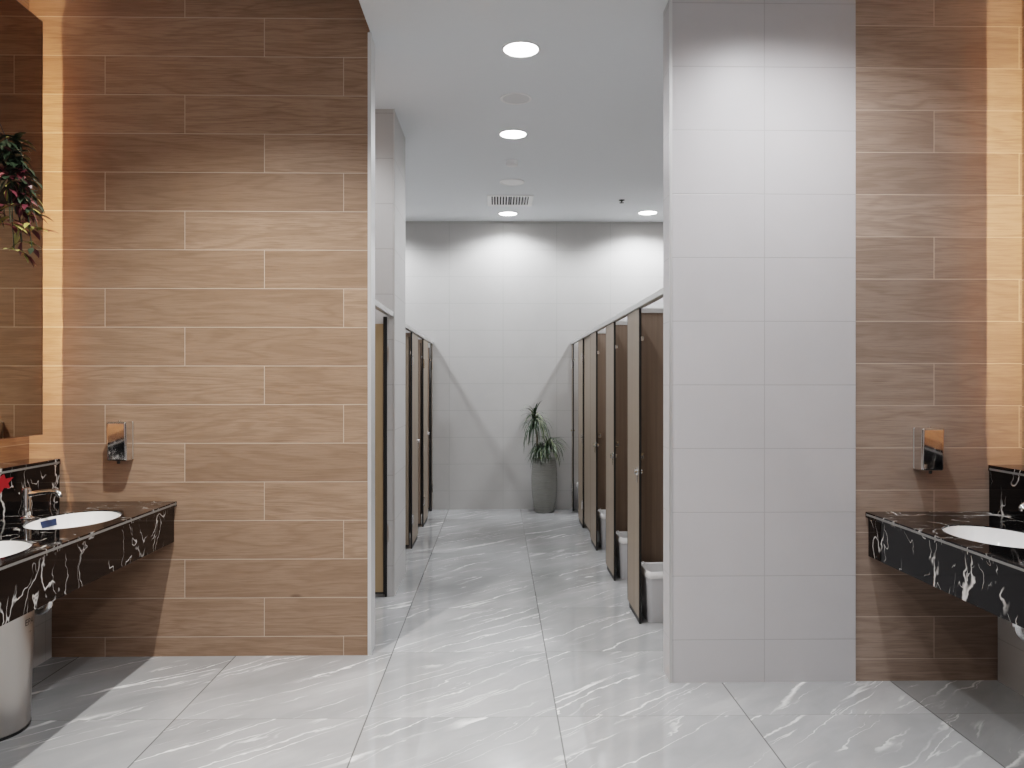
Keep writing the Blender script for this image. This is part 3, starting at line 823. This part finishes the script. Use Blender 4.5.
# ------------------------------------------------------------------ ceiling fittings
def downlight(x, y, z, label):
    t = thing('ceiling_light', label, 'ceiling light', (x, y, z), group='round recessed downlights')
    bm = lathe(new_bm(), [(0.104, 0.0), (0.104, -0.004), (0.098, -0.006), (0.093, -0.004), (0.091, 0.0)], n=48, cap=False)
    obj('trim_ring', bm, M['white'], t, smooth=True)
    bm = lathe(new_bm(), [(0.092, -0.0005), (0.092, -0.003), (0.05, -0.0032)], n=48)
    obj('lens', bm, M['lens'], t, smooth=False)
    return t
dl = downlight(0.125, 4.24, ZC, 'round lit downlight between the two front walls, largest and first of the centre line')
for (x, y), lab in (((0.11, 5.68), 'round lit downlight in the centre line, between speaker grille and smoke detector'),
                    ((0.106, 8.33), 'round lit downlight just beyond the slatted air vent'),
                    ((1.585, 8.26), 'round lit downlight above the stalls, beside the small black sprinkler')):
    dup(dl, (x, y, ZC), lab)

def speaker(x, y, r, label):
    t = thing('ceiling_speaker', label, 'speaker', (x, y, ZC), group='round ceiling speakers')
    bm = lathe(new_bm(), [(r, 0.0), (r, -0.005), (r*0.96, -0.007), (r*0.86, -0.005), (r*0.85, 0)], n=44, cap=False)
    obj('rim', bm, M['white'], t, smooth=True)
    bm = lathe(new_bm(), [(r*0.86, -0.0005), (r*0.86, -0.003), (r*0.4, -0.0045), (0.002, -0.005)], n=44)
    obj('mesh_grille', bm, M['grille'], t, smooth=True)
    return t
s1 = speaker(0.114, 4.97, 0.100, 'round ceiling speaker between the two largest downlights')
s2 = speaker(0.126, 7.03, 0.112, 'round ceiling speaker between smoke detector and air vent')
for c in s2.children:
    if c.name.startswith('mesh_grille'): c.data.materials[0] = M['white']

t = thing('smoke_detector', 'small round white smoke detector on the corridor ceiling', 'smoke detector', (0.114, 6.37, ZC))
bm = lathe(new_bm(), [(0.052, 0.0), (0.052, -0.012), (0.048, -0.014)], n=36); obj('base', bm, M['white'], t, smooth=True)
bm = lathe(new_bm(), [(0.048, -0.014), (0.049, -0.030), (0.040, -0.040), (0.015, -0.044)], n=36); obj('cover', bm, M['white'], t, smooth=True)

t = thing('air_vent', 'square white slatted air vent set in the corridor ceiling', 'vent', (0.118, 7.73, ZC))
bm = new_bm(); W, Wi = 0.225, 0.182
for a in ((-W, W, -W, -Wi), (-W, W, Wi, W), (-W, -Wi, -Wi, Wi), (Wi, W, -Wi, Wi)): box(bm, *a, -0.009, -0.0005)
obj('vent_frame', bm, M['white'], t, bevel=0.003)
obj('backing', boxbm(-Wi, Wi, -Wi, Wi, -0.002, -0.0006), M['dark'], t)
for i in range(13):
    x = -Wi + 2*Wi*(i+0.5)/13
    k = 0.010
    bm = new_bm()
    s_ = 1 if i < 6 else (-1 if i > 6 else 0)
    v = [bm.verts.new(p) for p in ((x-0.0015, -Wi, -0.009), (x+0.0015, -Wi, -0.009), (x+0.0015+s_*k, -Wi, -0.0022), (x-0.0015+s_*k, -Wi, -0.0022),
                                  (x-0.0015, Wi, -0.009), (x+0.0015, Wi, -0.009), (x+0.0015+s_*k, Wi, -0.0022), (x-0.0015+s_*k, Wi, -0.0022))]
    for f in ((0,1,2,3), (7,6,5,4), (0,4,5,1), (1,5,6,2), (2,6,7,3), (3,7,4,0)): bm.faces.new([v[q] for q in f])
    obj('slat', bm, M['white'], t)

t = thing('ceiling_sprinkler', 'small black sprinkler head on the ceiling above the stalls', 'sprinkler', (1.22, 7.70, ZC))
bm = lathe(new_bm(), [(0.030, 0.0), (0.028, -0.004), (0.012, -0.006)], n=24); obj('escutcheon', bm, M['dark'], t, smooth=True)
bm = lathe(new_bm(), [(0.010, -0.004), (0.010, -0.014), (0.006, -0.017), (0.006, -0.024), (0.022, -0.026), (0.022, -0.029)], n=16)
obj('nozzle', bm, M['blk'], t)

# ------------------------------------------------------------------ lights
def spot(name, x, y, z, power, col, angle=130, blend=0.6, r=0.07):
    l = bpy.data.lights.new(name, 'SPOT'); l.energy = power; l.color = col; l.spot_size = math.radians(angle); l.spot_blend = blend; l.shadow_soft_size = r
    o = bpy.data.objects.new(name, l); COL.objects.link(o); o.location = (x, y, z)
    return o
COOL = (0.945, 0.965, 1.0); WARM = (1.0, 0.955, 0.915)
def area(name, x, y, z, power, col, size=0.3):
    l = bpy.data.lights.new(name, 'AREA'); l.shape = 'DISK'; l.size = size; l.energy = power; l.color = col
    o = bpy.data.objects.new(name, l); COL.objects.link(o); o.location = (x, y, z)
    return o
for i, (x, y, p) in enumerate(((0.125, 4.24, 48), (0.11, 5.68, 46), (0.106, 8.33, 105), (1.585, 8.26, 150), (1.585, 6.2, 80), (1.585, 4.6, 60), (-1.50, 8.26, 150), (-1.50, 6.6, 80), (-1.50, 4.75, 90))):
    spot('downlight_spot', x, y, ZC-0.012, p*0.95, COOL, 156, 0.5, 0.08)
spot('front_spot_left', -1.15, 2.85, ZF-0.02, 325, WARM, 124, 1.0, 0.03)
spot('front_spot_right', 1.28, 3.02, ZC-0.02, 118, (0.98, 0.975, 1.0), 158, 1.0, 0.05)
spot('floor_fill_spot', -0.52, 2.72, ZC-0.015, 85, WARM, 46, 0.9, 0.05)  # added tight fill spot, only brightens the floor in front
spot('front_spot_centre', 0.12, 2.70, ZC-0.012, 58, COOL, 150, 1.0, 0.05)
for x, y, z in ((0.12, 1.0, ZC-0.01), (0.12, -1.2, ZC-0.01), (-1.3, 0.2, ZF-0.01), (-1.3, -1.8, ZF-0.01), (1.3, 0.2, ZC-0.01)):
    spot('room_fill_spot', x, y, z, 85, COOL if x > -1 else WARM, 140, 1.0, 0.06)  # unseen spots added as fill for the front room

l = bpy.data.lights.new('unseen_fill_light', 'POINT'); l.energy = 42; l.color = COOL; l.shadow_soft_size = 0.18  # unseen fill lamp added to lift the upper walls, no fixture
o = bpy.data.objects.new('unseen_fill_light', l); COL.objects.link(o); o.location = (0.7, -0.9, 2.85)
w = bpy.data.worlds.new('world'); scn.world = w; w.use_nodes = True
w.node_tree.nodes['Background'].inputs[0].default_value = (0.8, 0.85, 0.9, 1); w.node_tree.nodes['Background'].inputs[1].default_value = 0.02

# ------------------------------------------------------------------ camera
cam = bpy.data.cameras.new('camera'); co = bpy.data.objects.new('camera', cam); COL.objects.link(co)
cam.sensor_width = 36.0; cam.lens = 36.0*783/1024
co.location = (0, 0, 1.4); co.rotation_euler = (PI/2, 0, -math.atan(14/783))
cam.clip_start = 0.05
scn.camera = co
scn.view_settings.view_transform = 'Filmic'
scn.view_settings.look = 'Medium High Contrast'
scn.view_settings.exposure = 0.25
